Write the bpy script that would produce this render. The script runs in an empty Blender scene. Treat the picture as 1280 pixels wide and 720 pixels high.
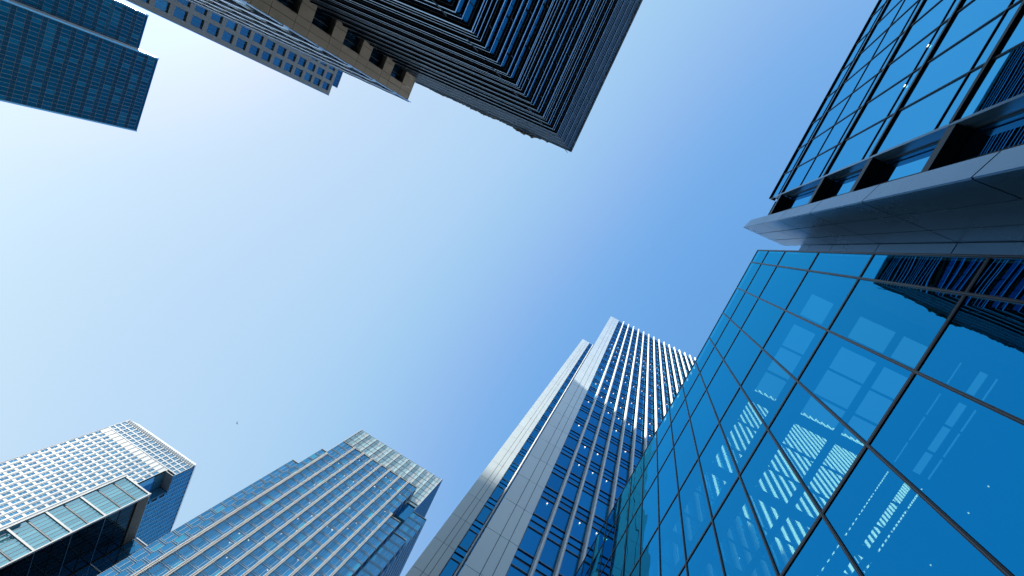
import bpy, math, random
random.seed(7)
EYE = 1.6
S = bpy.context.scene
COL = S.collection
R = math.radians
# camera frame fitted from the vanishing points of the photograph (rows: right, down, forward; columns: X, Y, Z)
FOC = 645.117
RX = (-0.41914491, -0.8699049, 0.25996731)
DN = (0.88925998, -0.45109405, -0.07570232)
FW = (0.18312353, 0.19944829, 0.96264539)

def project(x, y, z):
    d = x*FW[0]+y*FW[1]+z*FW[2]
    if d <= 0.01: return None
    return (640+FOC*(x*RX[0]+y*RX[1]+z*RX[2])/d, 360+FOC*(x*DN[0]+y*DN[1]+z*DN[2])/d)

# ------------------------------------------------------------------ materials
def nt(name):
    m = bpy.data.materials.new(name); m.use_nodes = True
    t = m.node_tree; t.nodes.clear()
    return m, t, t.nodes.new('ShaderNodeOutputMaterial')

def N(t, kind, **kw):
    n = t.nodes.new(kind)
    for k, v in kw.items():
        if k in n.inputs: n.inputs[k].default_value = v
        else: setattr(n, k, v)
    return n

def rgb(c): return (c[0], c[1], c[2], 1)

def rand_node(t):
    """0..1, different on every object and on every loose piece of a mesh"""
    oi = N(t, 'ShaderNodeObjectInfo'); ge = N(t, 'ShaderNodeNewGeometry')
    a = N(t, 'ShaderNodeMath', operation='ADD')
    t.links.new(oi.outputs['Random'], a.inputs[0]); t.links.new(ge.outputs['Random Per Island'], a.inputs[1])
    f = N(t, 'ShaderNodeMath', operation='FRACT'); t.links.new(a.outputs[0], f.inputs[0])
    return f

def pane_tilt(t, f, nrm, amount):
    """every pane hangs a fraction of a degree out of plane"""
    wn = N(t, 'ShaderNodeTexWhiteNoise', noise_dimensions='1D'); t.links.new(f.outputs[0], wn.inputs['W'])
    sb = N(t, 'ShaderNodeVectorMath', operation='SUBTRACT'); sb.inputs[1].default_value = (.5, .5, .5)
    t.links.new(wn.outputs['Color'], sb.inputs[0])
    sc = N(t, 'ShaderNodeVectorMath', operation='SCALE'); sc.inputs['Scale'].default_value = amount
    t.links.new(sb.outputs[0], sc.inputs[0])
    ad = N(t, 'ShaderNodeVectorMath', operation='ADD'); t.links.new(nrm, ad.inputs[0]); t.links.new(sc.outputs[0], ad.inputs[1])
    no = N(t, 'ShaderNodeVectorMath', operation='NORMALIZE'); t.links.new(ad.outputs[0], no.inputs[0])
    return no.outputs[0]

def grazing(t, col, graze, gl, gain=1.0):
    """coated glass loses its tint towards grazing angles"""
    fr = N(t, 'ShaderNodeFresnel', IOR=1.5)
    mx = N(t, 'ShaderNodeMix', data_type='RGBA')
    gn = N(t, 'ShaderNodeMath', operation='MULTIPLY', use_clamp=True); gn.inputs[1].default_value = gain
    t.links.new(fr.outputs[0], gn.inputs[0]); t.links.new(gn.outputs[0], mx.inputs[0]); t.links.new(col, mx.inputs[6]); mx.inputs[7].default_value = rgb(graze)
    t.links.new(mx.outputs[2], gl.inputs['Color'])

def mat_solid(name, base, rough=0.5, metal=0.0, var=0.12, scale=0.35, island=0.0, spec=0.5, coat=0.0):
    m, t, out = nt(name)
    p = N(t, 'ShaderNodeBsdfPrincipled')
    p.inputs['Roughness'].default_value = rough; p.inputs['Metallic'].default_value = metal
    p.inputs['Specular IOR Level'].default_value = spec
    p.inputs['Coat Weight'].default_value = coat
    tc = N(t, 'ShaderNodeTexCoord')
    no = N(t, 'ShaderNodeTexNoise', Scale=scale, Detail=5.0, Roughness=0.6)
    t.links.new(tc.outputs['Object'], no.inputs['Vector'])
    mr = N(t, 'ShaderNodeMapRange'); mr.inputs[1].default_value = .3; mr.inputs[2].default_value = .7
    mr.inputs[3].default_value = 1-var; mr.inputs[4].default_value = 1+var
    t.links.new(no.outputs['Fac'], mr.inputs[0])
    val = mr.outputs[0]
    if island:
        f = rand_node(t)
        m2 = N(t, 'ShaderNodeMapRange'); m2.inputs[3].default_value = 1-island; m2.inputs[4].default_value = 1+island
        t.links.new(f.outputs[0], m2.inputs[0])
        mm = N(t, 'ShaderNodeMath', operation='MULTIPLY')
        t.links.new(val, mm.inputs[0]); t.links.new(m2.outputs[0], mm.inputs[1]); val = mm.outputs[0]
    vm = N(t, 'ShaderNodeVectorMath', operation='SCALE'); vm.inputs[0].default_value = base
    t.links.new(val, vm.inputs['Scale'])
    t.links.new(vm.outputs[0], p.inputs['Base Color'])
    # faint roughness break-up
    r2 = N(t, 'ShaderNodeMapRange'); r2.inputs[3].default_value = max(0.02, rough-.08); r2.inputs[4].default_value = min(1, rough+.08)
    t.links.new(no.outputs['Fac'], r2.inputs[0]); t.links.new(r2.outputs[0], p.inputs['Roughness'])
    t.links.new(p.outputs[0], out.inputs[0])
    return m

def mat_glass(name, tint, deep, refl=0.45, rough=0.015, wave=0.012, wscale=0.45, var=0.35, alt=None, altp=0.15, tilt=.016, graze=None):
    """coated curtain-wall glass: tinted mirror over a dark room; every pane tilts and tints a little differently"""
    m, t, out = nt(name)
    graze = graze or [.6*a+.4*b for a, b in zip(tint, (.5, .85, 1))]
    f = rand_node(t)
    base = N(t, 'ShaderNodeValToRGB')
    cr = base.color_ramp; cr.interpolation = 'LINEAR'
    cr.elements[0].position = 0; cr.elements[0].color = rgb([c*(1-var) for c in deep])
    cr.elements[1].position = 1-altp; cr.elements[1].color = rgb([c*(1+var) for c in deep])
    if alt:
        e = cr.elements.new(1-altp+.01); e.color = rgb(alt)
    t.links.new(f.outputs[0], base.inputs[0])
    di = N(t, 'ShaderNodeBsdfDiffuse'); t.links.new(base.outputs[0], di.inputs['Color'])
    gl = N(t, 'ShaderNodeBsdfGlossy')
    gl.inputs['Roughness'].default_value = rough
    # per-pane tint
    mr = N(t, 'ShaderNodeMapRange'); mr.inputs[3].default_value = 1-var*.35; mr.inputs[4].default_value = 1+var*.25
    t.links.new(f.outputs[0], mr.inputs[0])
    vm = N(t, 'ShaderNodeVectorMath', operation='SCALE'); vm.inputs[0].default_value = tint
    t.links.new(mr.outputs[0], vm.inputs['Scale']); grazing(t, vm.outputs[0], graze, gl)
    # pane waviness
    tc = N(t, 'ShaderNodeTexCoord')
    no = N(t, 'ShaderNodeTexNoise', Scale=wscale, Detail=2.0)
    t.links.new(tc.outputs['Object'], no.inputs['Vector'])
    bp = N(t, 'ShaderNodeBump', Strength=1.0, Distance=wave)
    t.links.new(no.outputs['Fac'], bp.inputs['Height']); t.links.new(pane_tilt(t, f, bp.outputs[0], tilt), gl.inputs['Normal'])
    lw = N(t, 'ShaderNodeFresnel', IOR=1.55)
    m1 = N(t, 'ShaderNodeMath', operation='MULTIPLY_ADD'); m1.inputs[1].default_value = 1-refl; m1.inputs[2].default_value = refl
    t.links.new(lw.outputs[0], m1.inputs[0])
    mx = N(t, 'ShaderNodeMixShader')
    t.links.new(m1.outputs[0], mx.inputs[0]); t.links.new(di.outputs[0], mx.inputs[1]); t.links.new(gl.outputs[0], mx.inputs[2])
    t.links.new(mx.outputs[0], out.inputs[0])
    return m

def mat_clear(name, refl_tint, trans_tint, refl, wave=0.01, wscale=0.3, tilt=.008, graze=(.09, .80, 1)):
    """blue coated glass one can see through"""
    m, t, out = nt(name)
    tr = N(t, 'ShaderNodeBsdfTransparent'); tr.inputs[0].default_value = rgb(trans_tint)
    gl = N(t, 'ShaderNodeBsdfGlossy'); gl.inputs['Roughness'].default_value = 0.0
    f = rand_node(t)
    mr = N(t, 'ShaderNodeMapRange'); mr.inputs[3].default_value = .93; mr.inputs[4].default_value = 1.07
    t.links.new(f.outputs[0], mr.inputs[0])
    vm = N(t, 'ShaderNodeVectorMath', operation='SCALE'); vm.inputs[0].default_value = refl_tint
    t.links.new(mr.outputs[0], vm.inputs['Scale']); grazing(t, vm.outputs[0], graze, gl, 1.7)
    tc = N(t, 'ShaderNodeTexCoord'); no = N(t, 'ShaderNodeTexNoise', Scale=wscale, Detail=1.5)
    t.links.new(tc.outputs['Object'], no.inputs['Vector'])
    bp = N(t, 'ShaderNodeBump', Strength=1.0, Distance=wave)
    t.links.new(no.outputs['Fac'], bp.inputs['Height']); t.links.new(pane_tilt(t, f, bp.outputs[0], tilt), gl.inputs['Normal'])
    fr = N(t, 'ShaderNodeFresnel', IOR=1.5)
    m1 = N(t, 'ShaderNodeMath', operation='MULTIPLY_ADD'); m1.inputs[1].default_value = 1-refl; m1.inputs[2].default_value = refl
    t.links.new(fr.outputs[0], m1.inputs[0])
    mx = N(t, 'ShaderNodeMixShader')
    t.links.new(m1.outputs[0], mx.inputs[0]); t.links.new(tr.outputs[0], mx.inputs[1]); t.links.new(gl.outputs[0], mx.inputs[2])
    t.links.new(mx.outputs[0], out.inputs[0])
    return m

def mat_lamp(name, col, st):
    m, t, out = nt(name)
    e = N(t, 'ShaderNodeEmission'); e.inputs[0].default_value = rgb(col); e.inputs[1].default_value = st
    t.links.new(e.outputs[0], out.inputs[0]); return m

M = {}
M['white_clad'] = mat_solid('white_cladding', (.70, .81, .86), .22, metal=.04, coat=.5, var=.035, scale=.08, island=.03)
M['white_fin'] = mat_solid('white_fin_metal', (.74, .82, .87), .28, metal=.04, var=.03, scale=.3)
M['joint'] = mat_solid('dark_joint', (.02, .025, .035), .6, var=.1)
M['black'] = mat_solid('black_metal', (.012, .014, .018), .4, var=.2, scale=.6)
M['mullion'] = mat_solid('dark_mullion', (.012, .017, .025), .4, spec=.3, var=.15, scale=.8)
M['groove'] = mat_solid('mullion_edge', (.07, .09, .12), .35, metal=.3, var=.1, scale=.8)
M['shaft'] = mat_solid('grey_metal_panel', (.14, .30, .46), .28, metal=.55, var=.07, scale=.12, island=.06)
M['stone'] = mat_solid('tan_stone', (.34, .275, .215), .75, var=.09, scale=.5, island=.05)
M['grey_stone'] = mat_solid('grey_stone', (.19, .21, .24), .7, var=.07, scale=.2)
M['steel'] = mat_solid('bright_steel', (.54, .59, .64), .34, metal=.15, var=.04, scale=.1)
M['fin_steel'] = mat_solid('fin_steel', (.84, .82, .79), .30, metal=.05, var=.06, scale=.3)
M['frame'] = mat_solid('window_frame', (.10, .14, .18), .4, metal=.4, var=.1)
M['light_frame'] = mat_solid('pale_frame', (.36, .42, .47), .4, metal=.4, var=.1)
M['line'] = mat_solid('thin_blue_line', (.16, .26, .36), .35, metal=.3, var=.06)
M['pale'] = mat_solid('pale_trim', (.58, .63, .66), .35, metal=.2, var=.06)
M['louvre'] = mat_solid('dark_louvre', (.010, .013, .018), .5, var=.2, scale=1.2, spec=.25)
M['nose'] = mat_solid('louvre_nosing', (.58, .71, .85), .3, metal=.8, var=.12, scale=.8)
M['brushed'] = mat_solid('brushed_steel', (.58, .66, .74), .32, metal=.75, var=.05, scale=.2)
M['fascia'] = mat_solid('brown_fascia', (.15, .125, .10), .6, var=.35, scale=.9)
M['frame_a'] = mat_solid('grey_blue_frame', (.16, .20, .24), .4, metal=.3, var=.1)
M['dark'] = mat_solid('dark_interior', (.012, .02, .03), .8, var=.2, scale=.2)
M['roof_dark'] = mat_solid('dark_roof', (.05, .055, .06), .8, var=.2)
M['paving'] = mat_solid('granite_paving', (.07, .07, .07), .7, var=.12, scale=.6)
M['planting'] = mat_solid('ragged_roof_edge', (.24, .24, .24), .8, var=.55, scale=1.6)
M['bird'] = mat_solid('dark_feathers', (.03, .03, .035), .7, var=.2, scale=8)
M['spandrel'] = mat_glass('blue_spandrel_glass', (.10, .42, .78), (.01, .05, .12), .34, var=.15)
M['spandrel_k'] = mat_glass('pale_spandrel_glass', (.20, .52, .82), (.02, .12, .24), .40, var=.15)
M['glass_f'] = mat_glass('deep_blue_glass', (.025, .38, .78), (.002, .04, .13), .40, var=.32, alt=(.004, .12, .2), altp=.06)
M['glass_h'] = mat_glass('sky_blue_mirror_glass', (.06, .51, .92), (.0, .02, .05), .70, rough=.0, wave=.006, wscale=.25, var=.06)
M['glass_e'] = mat_glass('blue_band_glass', (.02, .25, .44), (.002, .015, .035), .42, graze=(.06, .42, .70), var=.35)
M['glass_d'] = mat_glass('pale_reflecting_glass', (.70, .84, .95), (.02, .04, .06), .65, var=.3)
M['glass_b'] = mat_glass('office_blue_glass', (.08, .34, .62), (.004, .04, .09), .35, var=.4, alt=(.02, .11, .2), altp=.2)
M['glass_a'] = mat_glass('dark_blue_tower_glass', (.008, .165, .31), (.001, .017, .05), .27, graze=(.05, .34, .6), var=.40, alt=(.008, .09, .16), altp=.22)
M['glass_w'] = mat_glass('blue_punched_glass', (.29, .60, .86), (.04, .18, .31), .46, var=.3)
M['glass_p'] = mat_glass('teal_glass', (.50, .80, .86), (.07, .24, .30), .58, var=.25, alt=(.12, .34, .38), altp=.3)
M['glass_k'] = mat_glass('layered_blue_glass', (.16, .50, .82), (.012, .11, .25), .44, var=.28, alt=(.03, .3, .38), altp=.08)
M['shade_blue'] = mat_glass('side_shade_blue', (.22, .58, .90), (.03, .14, .30), .42, var=.08)  # blue of the shaded steel side put into the pier and notch colour
M['glass_crown'] = mat_glass('pale_crown_glass', (.62, .80, .82), (.36, .50, .52), .38, var=.3, alt=(.5, .47, .43), altp=.3)
M['glass_ks'] = mat_glass('side_blue_glass', (.10, .45, .78), (.004, .06, .15), .42, var=.3)
M['glass_dark'] = mat_glass('smoked_glass', (.05, .15, .24), (.003, .010, .02), .20, var=.5)
M['pane_g'] = mat_clear('blue_see_through_glass', (.003, .40, .98), (.18, .40, .30), .42, wave=.02, tilt=.02)
M['skylight'] = mat_clear('skylight_glass', (.9, .95, 1), (.95, .97, .97), .03)
M['lamp'] = mat_lamp('warm_lamp', (1, .80, .62), 1.0)

# ------------------------------------------------------------------ mesh builder
class MB:
    def __init__(s): s.v = []; s.f = []; s.m = []
    def quad(s, a, b, c, d, mi=0):
        n = len(s.v); s.v += [a, b, c, d]; s.f.append((n, n+1, n+2, n+3)); s.m.append(mi)
    def box(s, x0, x1, y0, y1, z0, z1, mi=0):
        if x0 > x1: x0, x1 = x1, x0
        if y0 > y1: y0, y1 = y1, y0
        if z0 > z1: z0, z1 = z1, z0
        n = len(s.v)
        s.v += [(x0,y0,z0),(x1,y0,z0),(x1,y1,z0),(x0,y1,z0),(x0,y0,z1),(x1,y0,z1),(x1,y1,z1),(x0,y1,z1)]
        for q in ((0,3,2,1),(4,5,6,7),(0,1,5,4),(1,2,6,5),(2,3,7,6),(3,0,4,7)):
            s.f.append(tuple(n+i for i in q)); s.m.append(mi)
    def prism(s, pts, z0, z1, mi=0):
        """pts counter-clockwise plan polygon"""
        n = len(s.v); k = len(pts)
        s.v += [(p[0], p[1], z0) for p in pts]+[(p[0], p[1], z1) for p in pts]
        s.f.append(tuple(n+i for i in range(k))[::-1]); s.m.append(mi)
        s.f.append(tuple(n+k+i for i in range(k))); s.m.append(mi)
        for i in range(k):
            j = (i+1) % k
            s.f.append((n+i, n+j, n+k+j, n+k+i)); s.m.append(mi)
    def build(s, name, mats, parent=None, kind=None, smooth=False):
        if not isinstance(mats, (list, tuple)): mats = [mats]
        off = parent.location if parent else (0, 0, 0)
        me = bpy.data.meshes.new(name)
        me.from_pydata([(x-off[0], y-off[1], z+EYE-off[2]) for x, y, z in s.v], [], s.f)
        for k in mats: me.materials.append(k)
        me.polygons.foreach_set('material_index', s.m)
        if smooth: me.polygons.foreach_set('use_smooth', [True]*len(s.f))
        me.update()
        o = bpy.data.objects.new(name, me); COL.objects.link(o)
        if parent: o.parent = parent
        if kind: o['kind'] = kind
        return o

def root(name, label, cat, x, y, group=None):
    o = bpy.data.objects.new(name, None); COL.objects.link(o)
    o.location = (x, y, 0); o.empty_display_size = 1
    o['label'] = label; o['category'] = cat
    if group: o['group'] = group
    return o

# ------------------------------------------------------------------ facades
ROT = {'y-': 0.0, 'x-': -math.pi/2, 'x+': math.pi/2, 'y+': math.pi}
UV = {'y-': ((1,0),(0,-1)), 'x-': ((0,-1),(-1,0)), 'x+': ((0,1),(1,0)), 'y+': ((-1,0),(0,1))}
class Face:
    """vertical facade: u runs along it, d outwards from it, z up (eye-relative)"""
    def __init__(s, n, x, y): s.n = n; s.x = x; s.y = y; s.U, s.N = UV[n]
    def pt(s, u, d, z): return (s.x+u*s.U[0]+d*s.N[0], s.y+u*s.U[1]+d*s.N[1], z)
    def box(s, mb, u0, u1, d0, d1, z0, z1, mi=0):
        a = s.pt(u0, d0, z0); b = s.pt(u1, d1, z1)
        mb.box(a[0], b[0], a[1], b[1], z0, z1, mi)

def cell_mesh(mb, w, h, depth, fr, mull, trans):
    """one window in local axes (x across, -y outwards, z up), origin at its lower left corner"""
    d = depth
    mb.quad((fr*.5, 0, fr*.5), (w-fr*.5, 0, fr*.5), (w-fr*.5, 0, h-fr*.5), (fr*.5, 0, h-fr*.5), 0)
    if fr > 0:
        mb.box(0, fr, -d, .02, 0, h, 1); mb.box(w-fr, w, -d, .02, 0, h, 1)
        mb.box(fr, w-fr, -d, .02, 0, fr, 1); mb.box(fr, w-fr, -d, .02, h-fr, h, 1)
    for k in mull:
        mb.box(w*k-fr*.4, w*k+fr*.4, -d*.8, .02, fr, h-fr, 1)
    for k in trans:
        mb.box(fr, w-fr, -d*.7, .02, h*k-fr*.4, h*k+fr*.4, 1)

def windows(rt, face, cells, d, glass, frame, fr=.08, depth=.06, mull=(), trans=(), name='window', limit=100, vis=None):
    """every window its own part while the picture shows it large; the small rest as one part"""
    def area(c):
        u0, u1, z0, z1 = c
        ps = [project(*face.pt(u, d, z)) for u, z in ((u0,z0),(u1,z0),(u1,z1),(u0,z1))]
        if any(p is None for p in ps): return 0
        cx = sum(p[0] for p in ps)/4; cy = sum(p[1] for p in ps)/4
        if not (0 < cx < 1280 and 0 < cy < 720): return 0
        if vis and not vis(*c): return 0
        return abs(sum(ps[i][0]*ps[(i+1)%4][1]-ps[(i+1)%4][0]*ps[i][1] for i in range(4)))/2
    sc = sorted(((area(c), c) for c in cells), key=lambda t: -t[0])
    one = [c for a, c in sc[:limit] if a > 0]
    rest = [c for a, c in sc if c not in set(one)]
    cache = {}
    for u0, u1, z0, z1 in one:
        key = (round(u1-u0, 3), round(z1-z0, 3))
        if key not in cache:
            mb = MB(); cell_mesh(mb, key[0], key[1], depth, fr, mull, trans)
            me = bpy.data.meshes.new(name); me.from_pydata(mb.v, [], mb.f)
            me.materials.append(glass); me.materials.append(frame)
            me.polygons.foreach_set('material_index', mb.m); me.update(); cache[key] = me
        o = bpy.data.objects.new(name, cache[key]); COL.objects.link(o)
        p = face.pt(u0, d, z0)
        o.parent = rt; o.location = (p[0]-rt.location[0], p[1]-rt.location[1], z0+EYE); o.rotation_euler = (0, 0, ROT[face.n])
    if rest:
        big = MB()
        for u0, u1, z0, z1 in rest:
            mb = MB(); cell_mesh(mb, u1-u0, z1-z0, depth, fr, mull, trans)
            n = len(big.v)
            big.v += [face.pt(u0+x, d-y, z0+z) for x, y, z in mb.v]
            big.f += [tuple(n+i for i in f) for f in mb.f]; big.m += mb.m
        big.build(name, [glass, frame], rt, kind='stuff')

def rows(a, b, p):
    r = []
    while a < b-1e-6: r.append(a); a += p
    return r

GZ = -EYE   # ground level, eye-relative

# ------------------------------------------------------------------ ground
g = MB(); g.quad((-3000,-3000,GZ), (3000,-3000,GZ), (3000,3000,GZ), (-3000,3000,GZ))
go = g.build('ground', M['paving']); go['kind'] = 'structure'

# ================================================================== glass hall (lower right)
YG = -4.83
G = root('glass_hall', 'low blue see-through glass hall beside the camera, sunlit fins showing through its skylights', 'building', 9, -11)
GR = [GZ, 1.2, 5.62, 10.06, 14.56, 18.9, 23.3, 26.4, 29.0]
GX = [-2.16, -1.48]+[1.486*k for k in range(0, 14)]
def near_pane(z0): return z0 > 1
for i in range(len(GX)-1):
    for j in range(len(GR)-1):
        x0, x1, z0, z1 = GX[i], GX[i+1], GR[j], GR[j+1]
        mb = MB(); mb.quad((x0, YG, z0), (x1, YG, z0), (x1, YG, z1), (x0, YG, z1))
        mb.v = mb.v[::-1]
        mb.build('glass_panel', M['pane_g'], G)
for x in GX:
    mb = MB(); big = .045
    mb.box(x-.03, x+.03, YG-.06, YG+.022, GZ, 29.0, 0)
    mb.box(x-.008, x+.008, YG+.0225, YG+.03, GZ, 29.0, 1)
    mb.build('mullion', [M['mullion'], M['groove']], G)
for z in GR[1:]:
    mb = MB(); t = .05
    mb.box(GX[0]-.02, GX[-1]+.02, YG-.055, YG+.018, z-t, z+t, 0)
    mb.box(GX[0]-.02, GX[-1]+.02, YG+.0185, YG+.0215, z-.012, z+.012, 1)
    mb.build('transom', [M['mullion'], M['groove']], G)
XE = GX[-1]
# roof: dark deck with the skylight openings left out
def spans(lo, hi, cuts):
    e = [lo]
    for a, b in cuts: e += [a, b]
    return e+[hi]
xo = []
x = -4.14
while x < XE-1:
    for a, b in ((.0, 1.22), (1.34, 2.70), (2.83, 4.00)):
        if x+a > -1.9 and x+b < XE-.2: xo.append((x+a, x+b))
    x += 4.56
yo = [(-17.02, -16.88), (-16.57, -16.16), (-15.38, -15.27), (-13.82, -12.63), (-12.28, -10.53), (-9.23, -8.10)]
xs = spans(-2.1, XE-.05, xo); ys = spans(-20.5, YG-.14, yo)
mb = MB()
ZR = 28.93
for j in range(len(ys)-1):
    if j % 2 == 0:
        mb.box(xs[0], xs[-1], ys[j], ys[j+1], ZR, ZR+.1)
    else:
        for i in range(0, len(xs)-1, 2): mb.box(xs[i], xs[i+1], ys[j]+.001, ys[j+1]-.001, ZR+.002, ZR+.098)
mb.build('roof', M['dark'], G)
mb = MB()
mb.box(-2.1, XE, -20.7, -20.5, GZ, 29); mb.box(-2.12, -2.02, -20.5, YG-.13, GZ, 28.9); mb.box(XE-.05, XE+.05, -20.5, YG-.13, GZ, 28.9)
mb.build('wall', M['dark'], G)
for lx, ly in ((3.4, -19.14), (4.99, -19.11), (8.18, -19.09), (11.4, -19.1)):
    mb = MB(); k = 10
    mb.prism([(lx+.035*math.cos(2*math.pi*i/k), ly+.035*math.sin(2*math.pi*i/k)) for i in range(k)], ZR-.05, ZR-.005)
    mb.build('ceiling_light', M['lamp'], G)

# ================================================================== metal-clad shaft between the two glass fronts
T = root('clad_stair_tower', 'slim grey metal-clad blade tower standing between the two blue glass fronts', 'tower', -3.4, -5.2)
TR = [GZ, 1.2, 5.62, 10.06, 14.56, 18.9, 23.25, 26.35, 31.5]
c1, c2, c3 = (-3.69, -4.13), (-3.15, -3.97), (-3.13, -6.33)
g_ = .026
for j in range(len(TR)-1):
    z0, z1 = TR[j]+g_, TR[j+1]-g_
    # front panel (chamfered edge)
    mb = MB(); mb.prism([(c1[0]+.004, c1[1]-.06), (c2[0]-.004, c2[1]-.06), (c2[0]-.012, c2[1]-.004), (c1[0]+.006, c1[1]-.001)], z0, z1)
    mb.build('front_panel', M['shaft'], T)
    ye = [c2[1]-.012, -4.785, -5.59, c3[1]]
    for k in range(3):
        ya, yb = ye[k]-g_*.8, ye[k+1]+g_*.8
        mb = MB(); mb.box(-3.20, -3.14, yb, ya, z0, z1)
        mb.build('side_panel', M['shaft'], T)
mb = MB(); mb.prism([(c1[0]+.03, -6.30), (-3.21, -6.30), (-3.21, c2[1]-.07), (c1[0]+.03, c1[1]-.07)], GZ, 31.48)
mb.build('core', M['joint'], T)
for j, z1 in enumerate(TR[1:-1]+[27.75]):
    z0 = TR[j]
    if z1 <= z0: continue
    mb = MB(); mb.box(-3.12, -2.2, -6.34, -6.25, z0+g_, z1-g_)
    mb.build('link_panel', M['shaft'], T)
mb = MB(); mb.box(-3.10, -2.22, -6.6, -6.36, GZ, 27.7); mb.build('link_core', M['joint'], T)

# ================================================================== mirror glass block (upper right)
H = root('mirror_glass_block', 'tall blue mirror-glass office with black floor bands above the metal blade tower', 'building', -20, -11)
HX0 = -5.52; YH = YG
HZ = [GZ, .9, 5.4, 10.0, 14.65, 19.3, 23.98, 31.2, 33.9]
HXS = [HX0-1.555*k for k in range(0, 24)]
fH = Face('y+', HX0, YH)
cells = []
for i in range(len(HXS)-1):
    for j in range(len(HZ)-1):
        u0 = HX0-HXS[i]; u1 = HX0-HXS[i+1]
        cells.append((u0, u1, HZ[j], HZ[j+1]))
windows(H, fH, cells, -.02, M['glass_h'], M['mullion'], fr=.03, depth=.02, name='glass_panel', limit=100)
for i, x in enumerate(HXS):
    mb = MB(); mb.box(x-.022, x+.022, YH-.03, YH+.012, GZ, 33.9)
    mb.build('mullion', M['mullion'], H)
for j, z in enumerate(HZ[1:-1]):
    mb = MB(); mb.box(HXS[-1], HX0-.04, YH-.035, YH+.045, z-.075, z+.075, 0)
    mb.build('floor_band', M['black'], H)
    mb = MB()
    zt = z+.82
    mb.box(HXS[-1], HX0-.04, YH-.03, YH+.010, zt-.02, zt+.02, 0)
    mb.build('transom', M['mullion'], H)
mb = MB(); mb.box(HXS[-1], HX0-.04, YH-.03, YH+.010, 27.62, 27.66, 0); mb.build('transom', M['mullion'], H)
mb = MB(); mb.box(HXS[-1], HX0, YH-.3, YH+.06, 33.9, 34.0, 0); mb.build('parapet', M['mullion'], H)
# corner jamb and recessed bay
mb = MB()
for j in range(len(HZ)-1):
    z0, z1 = HZ[j]+.012, min(HZ[j+1], 32.6)-.012
    mb.box(HX0-.03, HX0+.05, YH-.16, YH+.03, z0, z1, 0)
    mb.box(HX0-.03, HX0+.02, YH-.345, YH-.175, z0, z1, 0)
mb.build('corner_jamb', M['shaft'], H)
fR = Face('y+', -3.73, YH-.36)
cells = [(u0, u0+.88, HZ[j], HZ[j+1]) for u0 in (0, .88) for j in range(len(HZ)-1)]
windows(H, fR, cells, 0, M['glass_h'], M['mullion'], fr=.03, depth=.03, name='recessed_panel')
for z in HZ[1:-1]:
    mb = MB(); mb.box(HX0+.06, -3.75, YH-.35, YH+.02, z-.3, z+.05, 0)
    mb.build('slab_edge', M['black'], H)
mb = MB(); mb.box(HXS[-1], -5.6, -28, YH-.1, GZ, 33.6, 0); mb.box(-5.59, -3.72, -28, YH-.42, GZ, 33.4, 0)
mb.build('body', M['dark'], H)
for lx, lz in ((-9.50, 20.05), (-8.16, 20.05)):
    mb = MB(); k = 8; y = YH+.012
    mb.box(lx-.035, lx+.035, y, y+.015, lz-.03, lz+.03); mb.build('ceiling_light', M['lamp'], H)

# ================================================================== louvred block (top centre)
EX, EY, EH = -6.63, 14.2, 65.0
EB = root('louvred_office_block', 'black-banded glass office with horizontal louvres wrapping its corner', 'building', -30, 26)
mb = MB(); mb.box(-62, EX-.35, EY+.35, 37.2, GZ, EH-.2); mb.build('body', M['dark'], EB)
P_ = 2.43
er = []
z = EH-.9
while z > 2: er.append(z); z -= P_
def wrap(mb, z0, z1, out, mi=0, back=.30):
    """L-shaped band round the corner, projecting by out"""
    mb.box(EX-back, EX+out, EY-out, 37.0, z0, z1, mi)
    mb.box(-62, EX-back-.001, EY-out, EY+back, z0, z1, mi)
for i, z in enumerate(er):
    top = i < 4
    # glass band
    mb = MB()
    for k in range(37):
        x1 = EX-.05-1.5*k; x0 = x1-1.46
        mb.box(x0, x1, EY-.01, EY+.28, z-2.10, z-.125, 0)
    for k in range(15):
        y0 = EY+.02+1.5*k; y1 = y0+1.46
        mb.box(EX-.28, EX+.01, y0, y1, z-2.10, z-.125, 0)
    mb.build('glass_band', M['glass_e'], EB)
    # louvre set: shelf with a bright nose, slim sill, small brackets
    mb = MB()
    wrap(mb, z-.12, z+.10, .06, 0)
    wrap(mb, z+.101, z+.24, .20, 0, back=.0)
    wrap(mb, z+.13, z+.24, .222, 1, back=-.201)
    for q in (.62, 1.22, 1.78):
        if top or i % 4 == 2 or q == 1.22:
            wrap(mb, z-q, z-q+.07, .12 if not top else .2, 0, back=-.02)
            wrap(mb, z-q, z-q+.075, .135 if not top else .215, 1, back=-(.121 if not top else .201))
    ph = (i % 2)*1.5
    for k in range(18):
        x0 = EX-.9-ph-3.0*k
        mb.box(x0-.03, x0+.03, EY-.19, EY, z-.4, z+.098, 0)
        mb.box(x0+1.475, x0+1.525, EY-.04, EY, z-2.1, z-.125, 0); mb.box(x0-.025, x0+.025, EY-.04, EY, z-2.1, z-.41, 0)
    mb.build('louvre_band', [M['louvre'], M['nose']], EB)
mb = MB(); wrap(mb, EH-.45, EH, .18, 0); wrap(mb, EH-.62, EH-.56, .34, 1, back=-.2); mb.build('parapet', [M['louvre'], M['nose']], EB)
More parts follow.
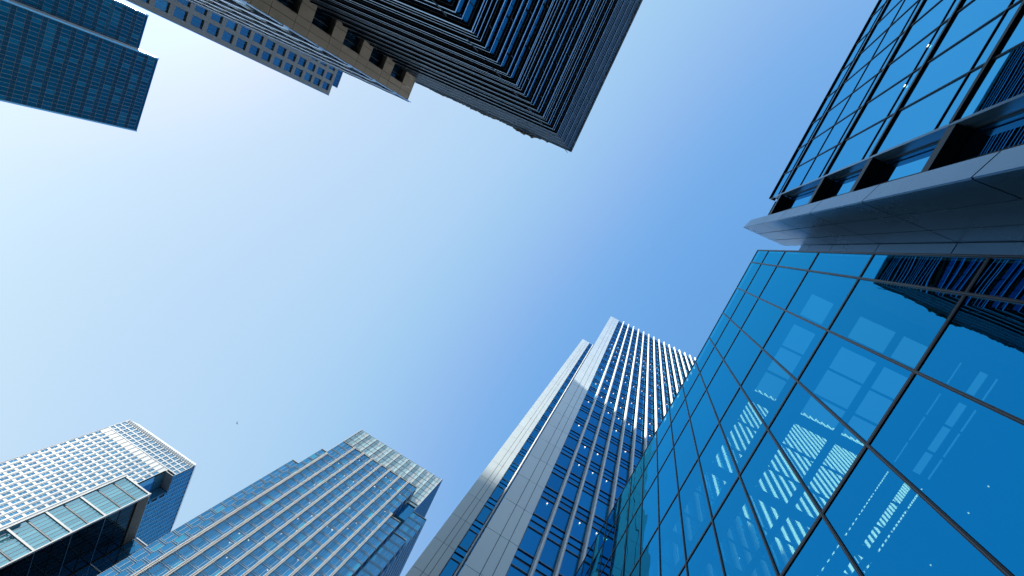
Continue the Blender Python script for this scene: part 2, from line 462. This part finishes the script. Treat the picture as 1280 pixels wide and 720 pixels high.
# ragged overhanging edge on the roof line
mb = MB()
rr = random.Random(3)
def clump(cx, cy, cz, s):
    n = len(mb.v); ring = 7
    mb.v.append((cx, cy, cz+s*.6))
    for k in range(ring):
        a = 2*math.pi*k/ring; q = s*rr.uniform(.6, 1.25)
        mb.v.append((cx+q*math.cos(a), cy+q*math.sin(a)*1.5, cz+rr.uniform(-.25, .25)*s))
    mb.v.append((cx, cy, cz-s*.55))
    for k in range(ring):
        j = (k+1) % ring
        mb.f.append((n, n+1+k, n+1+j)); mb.m.append(0); mb.f.append((n+ring+1, n+1+j, n+1+k)); mb.m.append(0)
y = 17.6
while y < 36.5:
    amp = .45*math.exp(-((y-20.6)/2.2)**2)+.24*math.exp(-((y-27)/2.6)**2)+.14*math.exp(-((y-33)/2.0)**2)
    for q in range(5):
        if amp > .06: clump(EX+.15+amp*rr.uniform(.1, .95), y+rr.uniform(-.3, .3), EH-.1+rr.uniform(-.15, .25), rr.uniform(.10, .20))
    y += .28
mb.build('roof_edge_growth', M['planting'], EB)

# ================================================================== tan stone block beside it
DX, DY, DH = -3.66, 34.9, 60.5
D = root('tan_stone_block', 'tan stone building with square dark windows and a pale ribbed side, beside the louvred block', 'building', -8, 56)
wz = [(DH*a, DH*b) for a, b in ((.959-.0785*k-.0475, .959-.0785*k) for k in range(12)) if DH*a > 0]
mb = MB()
pz = GZ
def panel(x0, x1, z0, z1): mb.box(x0+.02, x1-.02, DY, DY+.12, z0+.02, z1-.02)
edges = sorted(set([GZ, DH]+[v for w in wz for v in w]))
zs = edges
for a, b in zip(zs[:-1], zs[1:]):
    is_win = any(abs(a-w[0]) < 1e-6 for w in wz)
    h = (b-a)
    panel(-4.35, DX, a, b); panel(-5.0, -4.35, a, b)
    if not is_win:
        k = 3
        for i in range(k): panel(-5.0-(3.2)*(i+1)/k, -5.0-3.2*i/k, a, b)
    panel(-8.9, -8.2, a, b)
mb.build('stone_panel', M['stone'], D)
for a, b in wz:   # deep reveals
    mb = MB()
    mb.box(-5.02, -4.98, DY+.121, DY+.62, a, b); mb.box(-8.2, -8.16, DY+.121, DY+.62, a, b)
    mb.box(-8.16, -5.02, DY+.121, DY+.62, b-.02, b+.02); mb.box(-8.16, -5.02, DY+.121, DY+.62, a-.02, a+.02)
    mb.build('window_reveal', M['stone'], D)
fD = Face('y-', -8.16, DY+.6)
windows(D, fD, [(0, 3.14, a+.03, b-.03) for a, b in wz], 0, M['glass_dark'], M['black'], fr=.1, depth=.1, mull=(.5, .8))
mb = MB(); mb.box(-60, DX-.08, DY+.66, 100, GZ, DH-.1); mb.box(-60, -8.9, DY+.1, DY+.66, GZ, DH-.1)
mb.box(DX-.9, DX-.05, DY+.125, DY+.66, GZ, DH-.1); mb.build('body', M['joint'], D)
mb = MB(); mb.box(-9, DX+.03, DY-.03, DY+.3, DH, DH+.12); mb.build('coping', M['stone'], D)
# side front: ribs and floor shelves
dz = rows(DH-.079*DH*12.6, DH, 4.78)
for zf in dz:
    mb = MB()
    for k in range(22):
        y0 = DY+.3+3*k
        mb.box(DX-.05, DX, y0+.06, y0+2.94, zf+.5, zf+3.9)
    mb.build('side_glazing', M['glass_d'], D)
    mb = MB()
    mb.box(DX-.05, DX+.20, DY+.2, 100, zf-.35, zf+.35)
    mb.build('floor_shelf', M['nose'], D)
    mb = MB()
    for k in range(22):
        y0 = DY+.3+3*k
        mb.box(DX, DX+.10, y0-.05, y0+.05, zf+.36, zf+4.4, 0)
        mb.box(DX, DX+.05, y0+1.48, y0+1.52, zf+.36, zf+4.4, 1)
        mb.box(DX, DX+.16, y0+.05, y0+1.2, zf+3.95, zf+4.05, 1)
    mb.build('rib', [M['nose'], M['louvre']], D)
mb = MB(); mb.box(DX-.3, DX+.2, DY+.32, 100, DH, DH+.15); mb.build('side_coping', M['nose'], D)

# ================================================================== grey gridded tower (B)
BY, BH = 110.7, 147.0
B = root('grey_gridded_tower', 'grey stone tower with a regular grid of square blue windows', 'tower', -32, 136)
mb = MB(); mb.box(-66, -.1, BY+.55, 160, GZ, BH-.2); mb.build('body', M['joint'], B)
bp, bw = 4.28, 3.12
zt = BH-1.3
brow = [zt-bp*k for k in range(34)]
fB = Face('y-', -66, BY)
# piers and spandrels standing proud of the glass
mb = MB()
cols = []
x = -.15
e = -.15-1.0
while e-2.1 > -64:
    cols.append((e-2.12, e)); e -= bw
prev = 0.0
for a, b in cols:
    mb.box(b, prev, BY, BY+.5, GZ, BH); prev = a
mb.box(-66, prev, BY, BY+.5, GZ, BH)
for a, b in cols:
    zz = BH
    for z1 in brow:
        mb.box(a+.001, b-.001, BY+.02, BY+.5, z1, zz); zz = z1-3.05
    mb.box(a+.001, b-.001, BY+.02, BY+.5, GZ, zz)
mb.build('stone_grid', M['grey_stone'], B)
cells = [(a+66, b+66, z1-3.05, z1) for a, b in cols for z1 in brow if z1-3.05 > GZ]
windows(B, fB, cells, -.42, M['glass_b'], M['frame'], fr=.09, depth=.08, mull=(.28, .72), vis=lambda u0, u1, z0, z1: u0 > 60-4.0*(z1/147))
mb = MB(); mb.box(.0, .12, BY-.05, BY+.3, GZ, BH+.1); mb.build('edge_strip', M['glass_w'], B)
mb = MB(); mb.box(-60, -3.5, BY+7.3, 160, BH-.2, 159.5)
mb.build('upper_storey', M['glass_b'], B)
mb = MB()
for k in range(30): mb.box(-3.5-.06-k*1.4, -3.5+.06-k*1.4, BY+7.22, BY+7.3, BH, 159.6)
for k in range(3): mb.box(-60, -3.4, BY+7.2, BY+7.3, BH+3.5+4.2*k, BH+3.7+4.2*k)
mb.build('upper_mullion', M['frame'], B)

# ================================================================== dark blue twin-slab tower (A)
A = root('dark_blue_tower', 'dark blue gridded glass tower of two offset slabs with a pale strip between them', 'tower', 24, 224)
AH = 165.0; ap = 4.26
def slab(x0, x1, y0, y1):
    mb = MB(); mb.box(x0+.1, x1-.1, y0+.3, y1, GZ, AH-.3); mb.build('body', M['dark'], A)
    f = Face('y-', x0, y0)
    n = round((x1-x0-1.2)/1.36); w = (x1-x0-1.2)/n
    zr = [AH-1.2-ap*k for k in range(38)]
    cells = [(.6+w*i, .6+w*(i+1), z-ap+1.45, z) for i in range(n) for z in zr if z-ap > GZ]
    windows(A, f, cells, 0, M['glass_a'], M['frame_a'], fr=.07, depth=.08)
    for z in zr:
        if z-ap < GZ: continue
        mb = MB()
        mb.box(x0+.5, x1-.5, y0, y0+.25, z-ap+.02, z-ap+1.43, 0)
        for q in range(4): mb.box(x0+.5, x1-.5, y0-.03, y0-.001, z-ap+.14+.33*q, z-ap+.22+.33*q, 1)
        for i in range(n+1): mb.box(x0+.6+w*i-.035, x0+.6+w*i+.035, y0-.12, y0-.0015, z-ap+.02, z-ap+1.43, 2)
        mb.build('spandrel_band', [M['glass_a'], M['mullion'], M['frame_a']], A)
    mb = MB(); mb.box(x0+.5, x1-.5, y0-.02, y0+.25, AH-1.18, AH, 0)
    mb.build('parapet', M['glass_a'], A)
    mb = MB()
    mb.box(x0, x0+.48, y0-.1, y0+.3, GZ, AH+.1, 0); mb.build('corner_strip', M['glass_w'], A); mb = MB()
    mb.box(x1-.48, x1, y0-.1, y0+.3, GZ, AH+.1, 0); mb.build('corner_strip', M['glass_w'], A)
    # narrow end wall, pale metal panels
    mb = MB(); mb.box(x0-.02, x0+.09, y0+.32, y1-.5, GZ, AH, 0)
    mb.build('end_wall', M['steel'], A)
slab(15.0, 45.3, 200.8, 211.3)
slab(1.65, 40.0, 211.5, 246)

# ================================================================== white punched-window tower (W)
W = root('white_tower', 'bright white sunlit tower with many small square windows and a blue shaded side', 'tower', 238, 190)
WX, WH = 215.0, 225.0
wy0, wy1 = 166.5, 217.3          # crown ends;  body front runs from 171.8
mb = MB(); mb.box(WX+.6, 262, wy0+.6, wy1-.3, 210.2, WH-1.5); mb.box(WX+.6, 262, 172.3, wy1-.3, GZ, 210.1)
mb.box(WX+10.5, 262, wy0+.6, 172.2, GZ, 210.1); mb.build('body', M['joint'], W)
fW = Face('x-', WX, wy1)
wp, wb = 4.3, 3.02
ncol = 15
zt = 206.8
wrow = [zt-wp*k for k in range(48) if zt-wp*k-3.0 > GZ]
wl = 45.5
mb = MB(); cells = []
m0 = (wl-ncol*wb)/2
for i in range(ncol+1):
    a = 0 if i == 0 else m0+wb*i-.65
    b = wl if i == ncol else m0+wb*i+.65
    fW.box(mb, a, b, -.5, 0, GZ, 211.5)
for i in range(ncol):
    u0, u1 = m0+wb*i+.65, m0+wb*(i+1)-.65
    zz = 211.5
    for z1 in wrow:
        fW.box(mb, u0+.001, u1-.001, -.5, -.03, z1, zz); zz = z1-3.2
        cells.append((u0, u1, z1-3.2, z1))
    fW.box(mb, u0+.001, u1-.001, -.5, -.06, GZ, zz)
for i in range(ncol): # fine vertical ribs on the piers
    fW.box(mb, m0+wb*i-.05, m0+wb*i+.05, .001, .1, GZ, 211.4)
mb.build('steel_cladding', M['steel'], W)
windows(W, fW, cells, -.14, M['glass_w'], M['light_frame'], fr=.1, depth=.05, trans=(.5,), vis=lambda u0, u1, z0, z1: z0 > 150)
# crown
fC = Face('x-', WX-.1, wy1)
cl = wy1-wy0; crow = [221.6, 218.2, 214.8]; cb = cl/17
mb = MB(); cells = []
for i in range(18): fC.box(mb, max(0, cb*i-.3), min(cl, cb*i+.3), -.6, 0, 211.6, 224)
for z1 in crow+[211.6+.35]:
    for i in range(17): fC.box(mb, cb*i+.301, cb*(i+1)-.301, -.55, -.04, z1-.35, z1+.35)
fC.box(mb, 0, cl, -.6, .02, 222.0, 223.6)
for i in range(17):
    for z1 in crow: cells.append((cb*i+.3, cb*(i+1)-.3, z1-3.05, z1-.35))
mb.build('crown_cladding', M['steel'], W)
windows(W, fC, cells, -.2, M['glass_w'], M['light_frame'], fr=.12, depth=.06, mull=(.5,), trans=(.5,))
# sloping cap
mb = MB(); n = 0
mb.v = [(WX-.2, wy0, 223.6), (WX-.2, wy1, 223.6), (WX+3.2, wy1-3, 228.5), (WX+3.2, wy0+3, 228.5), (262, wy0, 223.6), (258, wy0+3, 228.5), (262, wy1, 223.6), (258, wy1-3, 228.5)]
mb.f = [(0,3,2,1), (0,4,5,3), (4,6,7,5), (6,1,2,7), (3,5,7,2), (0,1,6,4)]; mb.m = [0]*6
for k in range(34): mb.box(WX-.45, WX-.2, wy0+.6+1.5*k, wy0+.8+1.5*k, 222.2, 224.1)
mb.build('sloping_cap', M['steel'], W)
# shaded side
fS = Face('y-', WX+.3, wy0)
mb = MB(); cells = []
sl = 46.5; sb = 3.1
for i in range(15):
    u0 = sb*i+.35
    for k in range(52):
        z1 = 221.5-wp*k
        if z1-3.1 < GZ: break
        if u0 < 10.5 and z1 < 211: continue
        cells.append((u0, u0+sb-.7, z1-2.9, z1))
windows(W, fS, cells, -.12, M['glass_ks'], M['frame'], fr=.12, depth=.08, trans=(.5,), vis=lambda u0, u1, z0, z1: z0 > 150)
for i in range(16):
    lo = 210.5 if sb*i < 10.3 else GZ
    mb = MB(); fS.box(mb, sb*i-.30, sb*i+.30, -.5, 0, lo, 223.4); mb.build('side_pier', M['shade_blue'], W)
mb = MB()
for k in range(52):
    z1 = 221.5-wp*k
    if z1 < 3: break
    fS.box(mb, .35 if z1 > 210 else 10.6, sl, -.45, -.14, z1+.02, z1+1.36)
mb.build('side_spandrel', M['glass_ks'], W)
mb = MB()   # inner faces of the corner notch
mb.box(WX, WX+10.4, 171.8, 172.25, GZ, 210.0); mb.box(WX+10.3, WX+10.5, wy0+.3, 171.7, GZ, 210.0)
mb.build('notch_wall', M['shade_blue'], W)
mb = MB(); mb.box(WX+.1, WX+10.2, wy0+.2, 171.7, 210.05, 210.4); mb.build('notch_soffit', M['light_frame'], W)

# ================================================================== framed teal block (P)
P = root('framed_teal_block', 'slab with teal glass front in a white frame, below the white tower', 'building', 145, 100)
PX, PH = 131.0, 118.0; py0, py1 = 98.9, 109.6
mb = MB(); mb.box(PX+.4, 170, py0+.3, py1-.2, GZ, PH-.3); mb.box(148.4, 185, 40, py0+.2, GZ, PH+.5); mb.build('body', M['dark'], P)
fP = Face('x-', PX, py1)
bars = [118.0, 104.8, 96.1, 87.4, 78.7, 70, 61.3, 52.6, 43.9, 35.2, 26.5, 17.8, 9.1, .4]
mids = [(114.0, 109.4), (100.4,), (91.7,), (83.0,)]+[(b-4.35,) for b in bars[4:-1]]
pl = py1-py0
cells = []
for i in range(len(bars)-1):
    lv = [bars[i]]+list(mids[i])+[bars[i+1]]
    for a, b in zip(lv[:-1], lv[1:]):
        for k in range(8):
            w = (pl-.9)/8; cells.append((.45+w*k, .45+w*(k+1), b+.22, a-.22))
windows(P, fP, cells, -.15, M['glass_p'], M['frame'], fr=.06, depth=.06, name='glass_panel')
for b in bars:
    mb = MB(); fP.box(mb, .35, pl-.35, -.3, .12, b-.26, b+.26); mb.build('white_bar', M['steel'], P)
mb = MB(); fP.box(mb, 0, .36, -.4, .2, GZ, PH+.34); fP.box(mb, pl-.36, pl, -.4, .2, GZ, PH+.34)
mb.build('white_frame', M['steel'], P)
for ms in mids:
    mb = MB()
    for z in ms: fP.box(mb, .37, pl-.37, -.28, -.04, z-.12, z+.12)
    mb.build('dark_bar', M['frame'], P)
# dark side of the projecting bay
fQ = Face('y-', PX+.42, py0)
cells = [(1.6*k, 1.6*k+1.55, a+.1, a+4.2) for k in range(10) for a in rows(bars[-1], 113, 4.35)]
windows(P, fQ, cells, -.1, M['glass_dark'], M['black'], fr=.08, depth=.05, name='side_window')
for b in bars:
    mb = MB(); fQ.box(mb, 0, 16.4, -.2, .04, b-.12, b+.12); mb.build('side_bar', M['shaft'], P)
mb = MB(); fQ.box(mb, .3, 16.3, -.2, .02, 114.2, 117.85); mb.build('stone_fascia', M['fascia'], P)
# recessed wing
fV = Face('x-', 148, py0-.1)
cells = [(2.0*k, 2.0*k+1.96, a+.1, a+4.25) for k in range(24) for a in rows(bars[-1], 115, 4.35)]
windows(P, fV, cells, 0, M['glass_ks'], M['frame'], fr=.06, depth=.05, name='wing_window')
for i, b in enumerate(bars):
    mb = MB(); fV.box(mb, 0, 48, -.1, .25, b-.15+.6*(i == 0), b+.15+.6*(i == 0)); mb.build('wing_bar', M['steel'], P)

# ================================================================== stepped finned tower (K)
K = root('stepped_finned_tower', 'blue glass tower with bright vertical fins, stepped shoulders and a pale glass crown', 'tower', 141, 53)
kp = 4.1
def kblock(x, ya, yb, top, depth, name, sides=True, glass='glass_k'):
    """front facing -X between ya<yb, a body behind it and its -Y flank"""
    mb = MB(); mb.box(x+.3, x+depth, ya+.3, yb-.1, GZ, top-.2); mb.build(name, M['dark'], K)
    f = Face('x-', x, yb); L = yb-ya
    n = max(1, round(L/1.42)); w = L/n
    zs = [top-kp*k for k in range(60) if top-kp*(k+1) > GZ]
    cells = [(w*i, w*(i+1), z-kp+.62, z-.42) for i in range(n) for z in zs]
    windows(K, f, cells, -.05, M[glass], M['light_frame'], fr=.05, depth=.05, limit=30 if L < 15 else 100, mull=())
    for z in zs:
        mb = MB()
        f.box(mb, 0, L, -.25, .0, z-kp-.40, z-kp+.60, 0)
        f.box(mb, 0, L, .001, .12, z-kp+.02, z-kp+.09, 1); f.box(mb, 0, L, .001, .07, z-kp+.56, z-kp+.60, 1)
        mb.build('floor_band', [M['spandrel_k'], M['pale']], K)
    # flank
    fl = Face('y-', x+.02, ya)
    LD = depth-.1; n2 = max(1, round(LD/1.5)); w2 = LD/n2
    cells = [(w2*i, w2*(i+1), z-kp+.55, z-.1) for i in range(n2) for z in zs]
    windows(K, fl, cells, -.05, M['glass_ks'], M['frame'], fr=.06, depth=.06, limit=25, name='flank_window')
    mb = MB()
    for z in zs: fl.box(mb, 0, LD, -.25, .10, z-kp, z-kp+.5, 0)
    fl.box(mb, LD-.3, LD, -.3, .02, GZ, top-.1, 0)
    mb.build('flank_grid', M['light_frame'], K)
    mb = MB(); f.box(mb, -.02, L+.02, -.4, .14, top-.02, top+.25); mb.build('coping', M['light_frame'], K)
kblock(122, 37.4, 73.0, 178.6, 6, 'front_bay')
kblock(122.02, 33.0, 37.38, 157, 6, 'low_bay')
kblock(124, 73.05, 76.5, 170, 20, 'shoulder')
kblock(124.02, 76.55, 79.1, 156, 20, 'shoulder')
kblock(126, 27.2, 33.0, 171, 36, 'rear_wing')
kblock(124.03, 27.6, 32.9, 153.6, 40, 'rear_wing')
# fins: pairs of bright blades
def kfin(y, x, z1, z0=GZ):
    mb = MB()
    mb.box(x-.55, x-.02, y-.32, y-.19, z0, z1, 0); mb.box(x-.55, x-.02, y+.19, y+.32, z0, z1, 0)
    mb.box(x-.26, x-.02, y-.185, y+.185, z0, z1-.1, 1)
    mb.build('fin', [M['fin_steel'], M['light_frame']], K)
for yk in (67.4, 63.1, 58.8, 54.4, 50.3, 45.5, 41.4): kfin(yk, 122, 179)
kfin(37.2, 121.9, 158); kfin(72.2, 122, 166.5); 
# crown: glass screen with fins
mb = MB(); mb.box(127.2, 160, 33.4, 75.2, 170, 192); mb.build('plant_room', M['steel'], K)
fK = Face('x-', 126, 75.4); L = 75.4-33.1
n = 30; w = L/n
cells = [(w*i, w*(i+1), z, z+3.2) for i in range(n) for z in (175.5, 178.8, 182.1, 185.4, 188.7, 192.0, 195.2)]
windows(K, fK, cells, 0, M['glass_crown'], M['light_frame'], fr=.07, depth=.06, name='crown_panel', limit=100)
mb = MB(); mb.box(126.2, 127, 33.2, 75.3, 174, 198.3); mb.build('crown_screen', M['glass_crown'], K)
for k in range(11):
    mb = MB(); yk = 75.2-4.2*k
    mb.box(125.55, 125.97, yk-.11, yk+.11, 171.5, 198.6); mb.build('crown_fin', M['pale'], K)
fk2 = Face('y-', 126.1, 33.1)
cells = [(1.5*i, 1.5*i+1.5, z, z+4.0) for i in range(22) for z in rows(171.2, 196, 4.1)]
windows(K, fk2, cells, 0, M['glass_ks'], M['frame'], fr=.08, depth=.08, name='flank_window', limit=40)
mb = MB(); mb.box(126.6, 160, 33.25, 75.2, 165, 174); mb.build('core', M['glass_ks'], K)
# lights behind the glass
lr = random.Random(11)
for k in range(70):
    yk = lr.uniform(38.5, 66); zf = 178.6-4.1*lr.randint(1, 24)
    if min(abs(yk-v) for v in (67.4, 63.1, 58.8, 54.4, 50.3, 45.5, 41.4)) < .6: continue
    mb = MB(); mb.box(121.9, 121.97, yk-.07, yk+.07, zf-.9, zf-.7); mb.build('ceiling_light', M['lamp'], K)

# ================================================================== white-finned tower (F)
F = root('white_finned_tower', 'tall tower with white piers, close-set white fins and rows of deep blue glass', 'tower', 42, -35)
FX, FXL = 22.3, 32.0
FH = 147.6; fp = 4.88; z00 = 32.5-fp*7
frow = [z00+fp*k for k in range(31)]
mb = MB(); mb.box(FX+.75, 62, -78, 1.0, GZ, FH-.4); mb.box(FXL+.7, 62, 1.1, 5.1, GZ, FH-.4); mb.build('body', M['dark'], F)
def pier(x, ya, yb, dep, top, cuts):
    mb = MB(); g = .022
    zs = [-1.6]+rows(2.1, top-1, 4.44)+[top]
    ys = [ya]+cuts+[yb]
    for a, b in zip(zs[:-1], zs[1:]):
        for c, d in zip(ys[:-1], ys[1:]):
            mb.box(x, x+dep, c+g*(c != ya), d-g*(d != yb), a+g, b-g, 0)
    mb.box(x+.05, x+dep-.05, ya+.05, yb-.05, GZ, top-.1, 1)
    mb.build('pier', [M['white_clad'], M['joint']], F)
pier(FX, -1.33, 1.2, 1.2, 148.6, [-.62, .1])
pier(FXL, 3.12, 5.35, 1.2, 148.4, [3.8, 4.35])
fF = Face('x-', FX+.3, -1.36)
fins = [1.36+1.42+1.535*k for k in range(48)]
ub = [0.0]+fins
def bay_cells():
    c = []
    for i in range(len(ub)-1):
        a = ub[i]+(.0 if i == 0 else .1); b = ub[i+1]-.1
        for z in frow:
            if z+.9 < GZ: continue
            c.append((a, b, z+1.0, z+fp-.95))
    return c
fins = [1.42+1.535*k for k in range(48)]
ub = [0.0]+fins
windows(F, fF, bay_cells(), -.02, M['glass_f'], M['frame'], fr=.05, depth=.05, vis=lambda u0, u1, z0, z1: u0 < 14)
LF = 48*1.535
for z in frow:
    if z < GZ: continue
    mb = MB()
    fF.box(mb, 0, LF, -.3, -.03, z+.14, z+.96, 0); fF.box(mb, 0, LF, -.3, -.03, z-.91, z-.14, 0)
    fF.box(mb, 0, LF, -.03, .06, z+.93, z+.99, 1); fF.box(mb, 0, LF, -.03, .06, z-.94, z-.88, 1)
    fF.box(mb, 0, LF, -.3, -.09, z-.138, z+.138, 2)
    mb.build('spandrel_band', [M['glass_f'], M['line'], M['black']], F)
for u in fins:
    mb = MB(); y = -1.36-u; k = 8
    pts = []
    for i in range(k):
        a = 2*math.pi*(i+.5)/k
        pts.append((FX-.08+.34*math.cos(a), y+.17*math.sin(a)))
    mb.prism(pts, GZ, 148.9); mb.build('fin', M['white_fin'], F)
# set-back strip between the piers
fL = Face('x-', FXL+.3, 3.10)
cells = [(0, .95, z+1.0, z+fp-.95) for z in frow if z > 3]+[(1.15, 2.0, z+1.0, z+fp-.95) for z in frow if z > 3]
windows(F, fL, cells, -.02, M['glass_f'], M['frame'], fr=.05, depth=.05, limit=60)
for z in frow:
    if z < GZ: continue
    mb = MB()
    fL.box(mb, 0, 2.1, -.3, -.03, z+.14, z+.96, 0); fL.box(mb, 0, 2.1, -.3, -.03, z-.91, z-.14, 0)
    fL.box(mb, 0, 2.1, -.03, .06, z+.93, z+.99, 1); fL.box(mb, 0, 2.1, -.03, .06, z-.94, z-.88, 1)
    fL.box(mb, 0, 2.1, -.3, -.2, z-.138, z+.138, 2)
    mb.build('spandrel_band', [M['glass_f'], M['line'], M['black']], F)
mb = MB(); mb.prism([(FXL+.1+.22*math.cos(2*math.pi*(i+.5)/8), 1.95+.13*math.sin(2*math.pi*(i+.5)/8)) for i in range(8)], GZ, 147.8); mb.build('fin', M['white_fin'], F)
lr = random.Random(5)
for j, z in enumerate(frow):
    if not (24 < z < 112): continue
    for i in range(13):
        if lr.random() > (.62 if (j % 2 == 0 or z > 66) else .08): continue
        y = -1.36-(ub[i]+ub[i+1])/2
        mb = MB(); zc = z+fp-1.55; k = 8; r = .055 if z < 50 else .075
        mb.v = [(FX+.27-.03*q, y+r*math.cos(2*math.pi*i2/k), zc+r*1.3*math.sin(2*math.pi*i2/k)) for q in (0, 1) for i2 in range(k)]
        mb.f = [tuple(range(k)), tuple(range(2*k-1, k-1, -1))]+[(a, (a+1) % k, k+(a+1) % k, k+a) for a in range(k)]; mb.m = [0]*len(mb.f)
        mb.build('ceiling_light', M['lamp'], F)

# ================================================================== bird
bz = 110.0; bx, by = .795*bz, .678*bz
bd = MB()
bird = root('bird', 'tiny dark bird gliding alone in the open blue sky', 'bird', bx, by)
bird.location[2] = bz+EYE
me = bpy.data.meshes.new('body'); v = []; f = []
prof = [(-.34, .005), (-.24, .03), (-.1, .075), (.05, .085), (.16, .06), (.22, .05), (.27, .045), (.31, .02), (.36, .004)]
k = 8
for px, r in prof:
    for i in range(k): v.append((px, r*math.cos(2*math.pi*i/k), r*math.sin(2*math.pi*i/k)))
for a in range(len(prof)-1):
    for i in range(k):
        j = (i+1) % k; f.append((a*k+i, a*k+j, (a+1)*k+j, (a+1)*k+i))
for s in (-1, 1):      # wings grow from the shoulders, raised and swept
    prev = None
    for (wy, wx0, wx1, wz) in ((.05, -.10, .15, .03), (.30, -.06, .22, .16), (.58, -.12, .16, .18), (.80, -.24, -.08, .10), (.90, -.32, -.26, .05)):
        n = len(v); v += [(wx0, s*wy, wz), (wx1, s*wy, wz), (wx0, s*wy, wz+.012), (wx1, s*wy, wz+.02)]
        if prev is not None: f += [(prev, prev+1, n+1, n), (prev+2, n+2, n+3, prev+3), (prev+1, prev+3, n+3, n+1), (prev, n, n+2, prev+2)]
        prev = n
n = len(v); v += [(-.26, -.02, 0), (-.26, .02, 0), (-.5, .1, 0), (-.5, -.1, 0), (-.26, -.02, .015), (-.26, .02, .015), (-.5, .1, .01), (-.5, -.1, .01)]
f += [(n, n+1, n+2, n+3), (n+4, n+7, n+6, n+5), (n, n+3, n+7, n+4), (n+1, n+5, n+6, n+2), (n+2, n+6, n+7, n+3)]
me.from_pydata(v, [], f); me.materials.append(M['bird']); me.update()
bo = bpy.data.objects.new('body', me); COL.objects.link(bo); bo.parent = bird; bo.rotation_euler = (R(25), 0, R(20))
bo.scale = (.8, .55, .8)

# ================================================================== light
sx, sy, sz = -.344, 1.39, 1.0
el = math.atan2(sz, math.hypot(sx, sy))
w = bpy.data.worlds.new('World'); S.world = w; w.use_nodes = True
t = w.node_tree; t.nodes.clear()
sky = t.nodes.new('ShaderNodeTexSky'); sky.sky_type = 'NISHITA'; sky.sun_disc = False
sky.sun_elevation = el; sky.sun_rotation = math.atan2(sx, sy)
sky.air_density = 2.5; sky.dust_density = 0.5; sky.ozone_density = 6.0
bg = t.nodes.new('ShaderNodeBackground'); bg.inputs[1].default_value = .0707
ou = t.nodes.new('ShaderNodeOutputWorld')
# film response per channel; green and blue tops lifted for bluer ambient light
sp = t.nodes.new('ShaderNodeSeparateColor'); cb = t.nodes.new('ShaderNodeCombineColor')
t.links.new(sky.outputs[0], sp.inputs[0]); t.links.new(cb.outputs[0], bg.inputs[0])
RESP = (   # sky radiance -> output value (linear), for red, green and blue
    (6.0, ((.0, .0), (.6, .06), (1.04, .15), (1.16, .195), (1.28, .275), (1.48, .37), (1.70, .445), (2.27, .535), (2.97, .63), (3.6, .75), (6.0, .86))),
    (8.0, ((.0, .0), (1.1, .19), (1.88, .385), (2.07, .432), (2.24, .485), (2.5, .585), (2.85, .66), (3.76, .735), (4.66, .825), (5.4, .92), (6.4, 1.08), (8.0, 1.35))),
    (10.0, ((.0, .0), (2.0, .55), (3.15, .785), (3.41, .82), (3.75, .855), (4.1, .885), (4.6, .92), (5.36, .95), (6.2, .99), (6.8, 1.12), (7.6, 1.6), (10.0, 2.7))))
for i, (top, pts) in enumerate(RESP):
    mn = N(t, 'ShaderNodeMath', operation='MULTIPLY', use_clamp=True); mn.inputs[1].default_value = 1/top
    fc = N(t, 'ShaderNodeFloatCurve'); cv = fc.mapping.curves[0]
    while len(cv.points) > 2: cv.points.remove(cv.points[1])
    cv.points[0].location = (0, 0); cv.points[1].location = (1, pts[-1][1]/3)
    for px, py in pts[1:-1]: cv.points.new(px/top, py/3)
    fc.mapping.update()
    ml = N(t, 'ShaderNodeMath', operation='MULTIPLY'); ml.inputs[1].default_value = 15.0
    t.links.new(sp.outputs[i], mn.inputs[0]); t.links.new(mn.outputs[0], fc.inputs['Value'])
    t.links.new(fc.outputs[0], ml.inputs[0]); t.links.new(ml.outputs[0], cb.inputs[i])
t.links.new(bg.outputs[0], ou.inputs[0])
from mathutils import Vector, Matrix
sun = bpy.data.lights.new('sun', 'SUN'); sun.energy = 5.0; sun.angle = R(.5); sun.color = (1, .90, .76)
so = bpy.data.objects.new('sun', sun); COL.objects.link(so)
so.rotation_euler = Vector((sx, sy, sz)).to_track_quat('Z', 'Y').to_euler(); so.location = (0, 0, 300)

# ================================================================== camera
cam = bpy.data.cameras.new('camera'); co = bpy.data.objects.new('camera', cam); COL.objects.link(co)
cam.sensor_width = 36; cam.lens = 36*FOC/1280; cam.clip_start = .1; cam.clip_end = 6000
m = Matrix(((RX[0], -DN[0], -FW[0], 0), (RX[1], -DN[1], -FW[1], 0), (RX[2], -DN[2], -FW[2], EYE), (0, 0, 0, 1)))
co.matrix_world = m
S.camera = co
S.view_settings.view_transform = 'Standard'; S.view_settings.look = 'None'
S.view_settings.exposure = 1.5; S.view_settings.gamma = 1; S.view_settings.use_curve_mapping = False
S.cycles.max_bounces = 7; S.cycles.transparent_max_bounces = 12
S.cycles.use_denoising = True
S.cycles.caustics_reflective = False
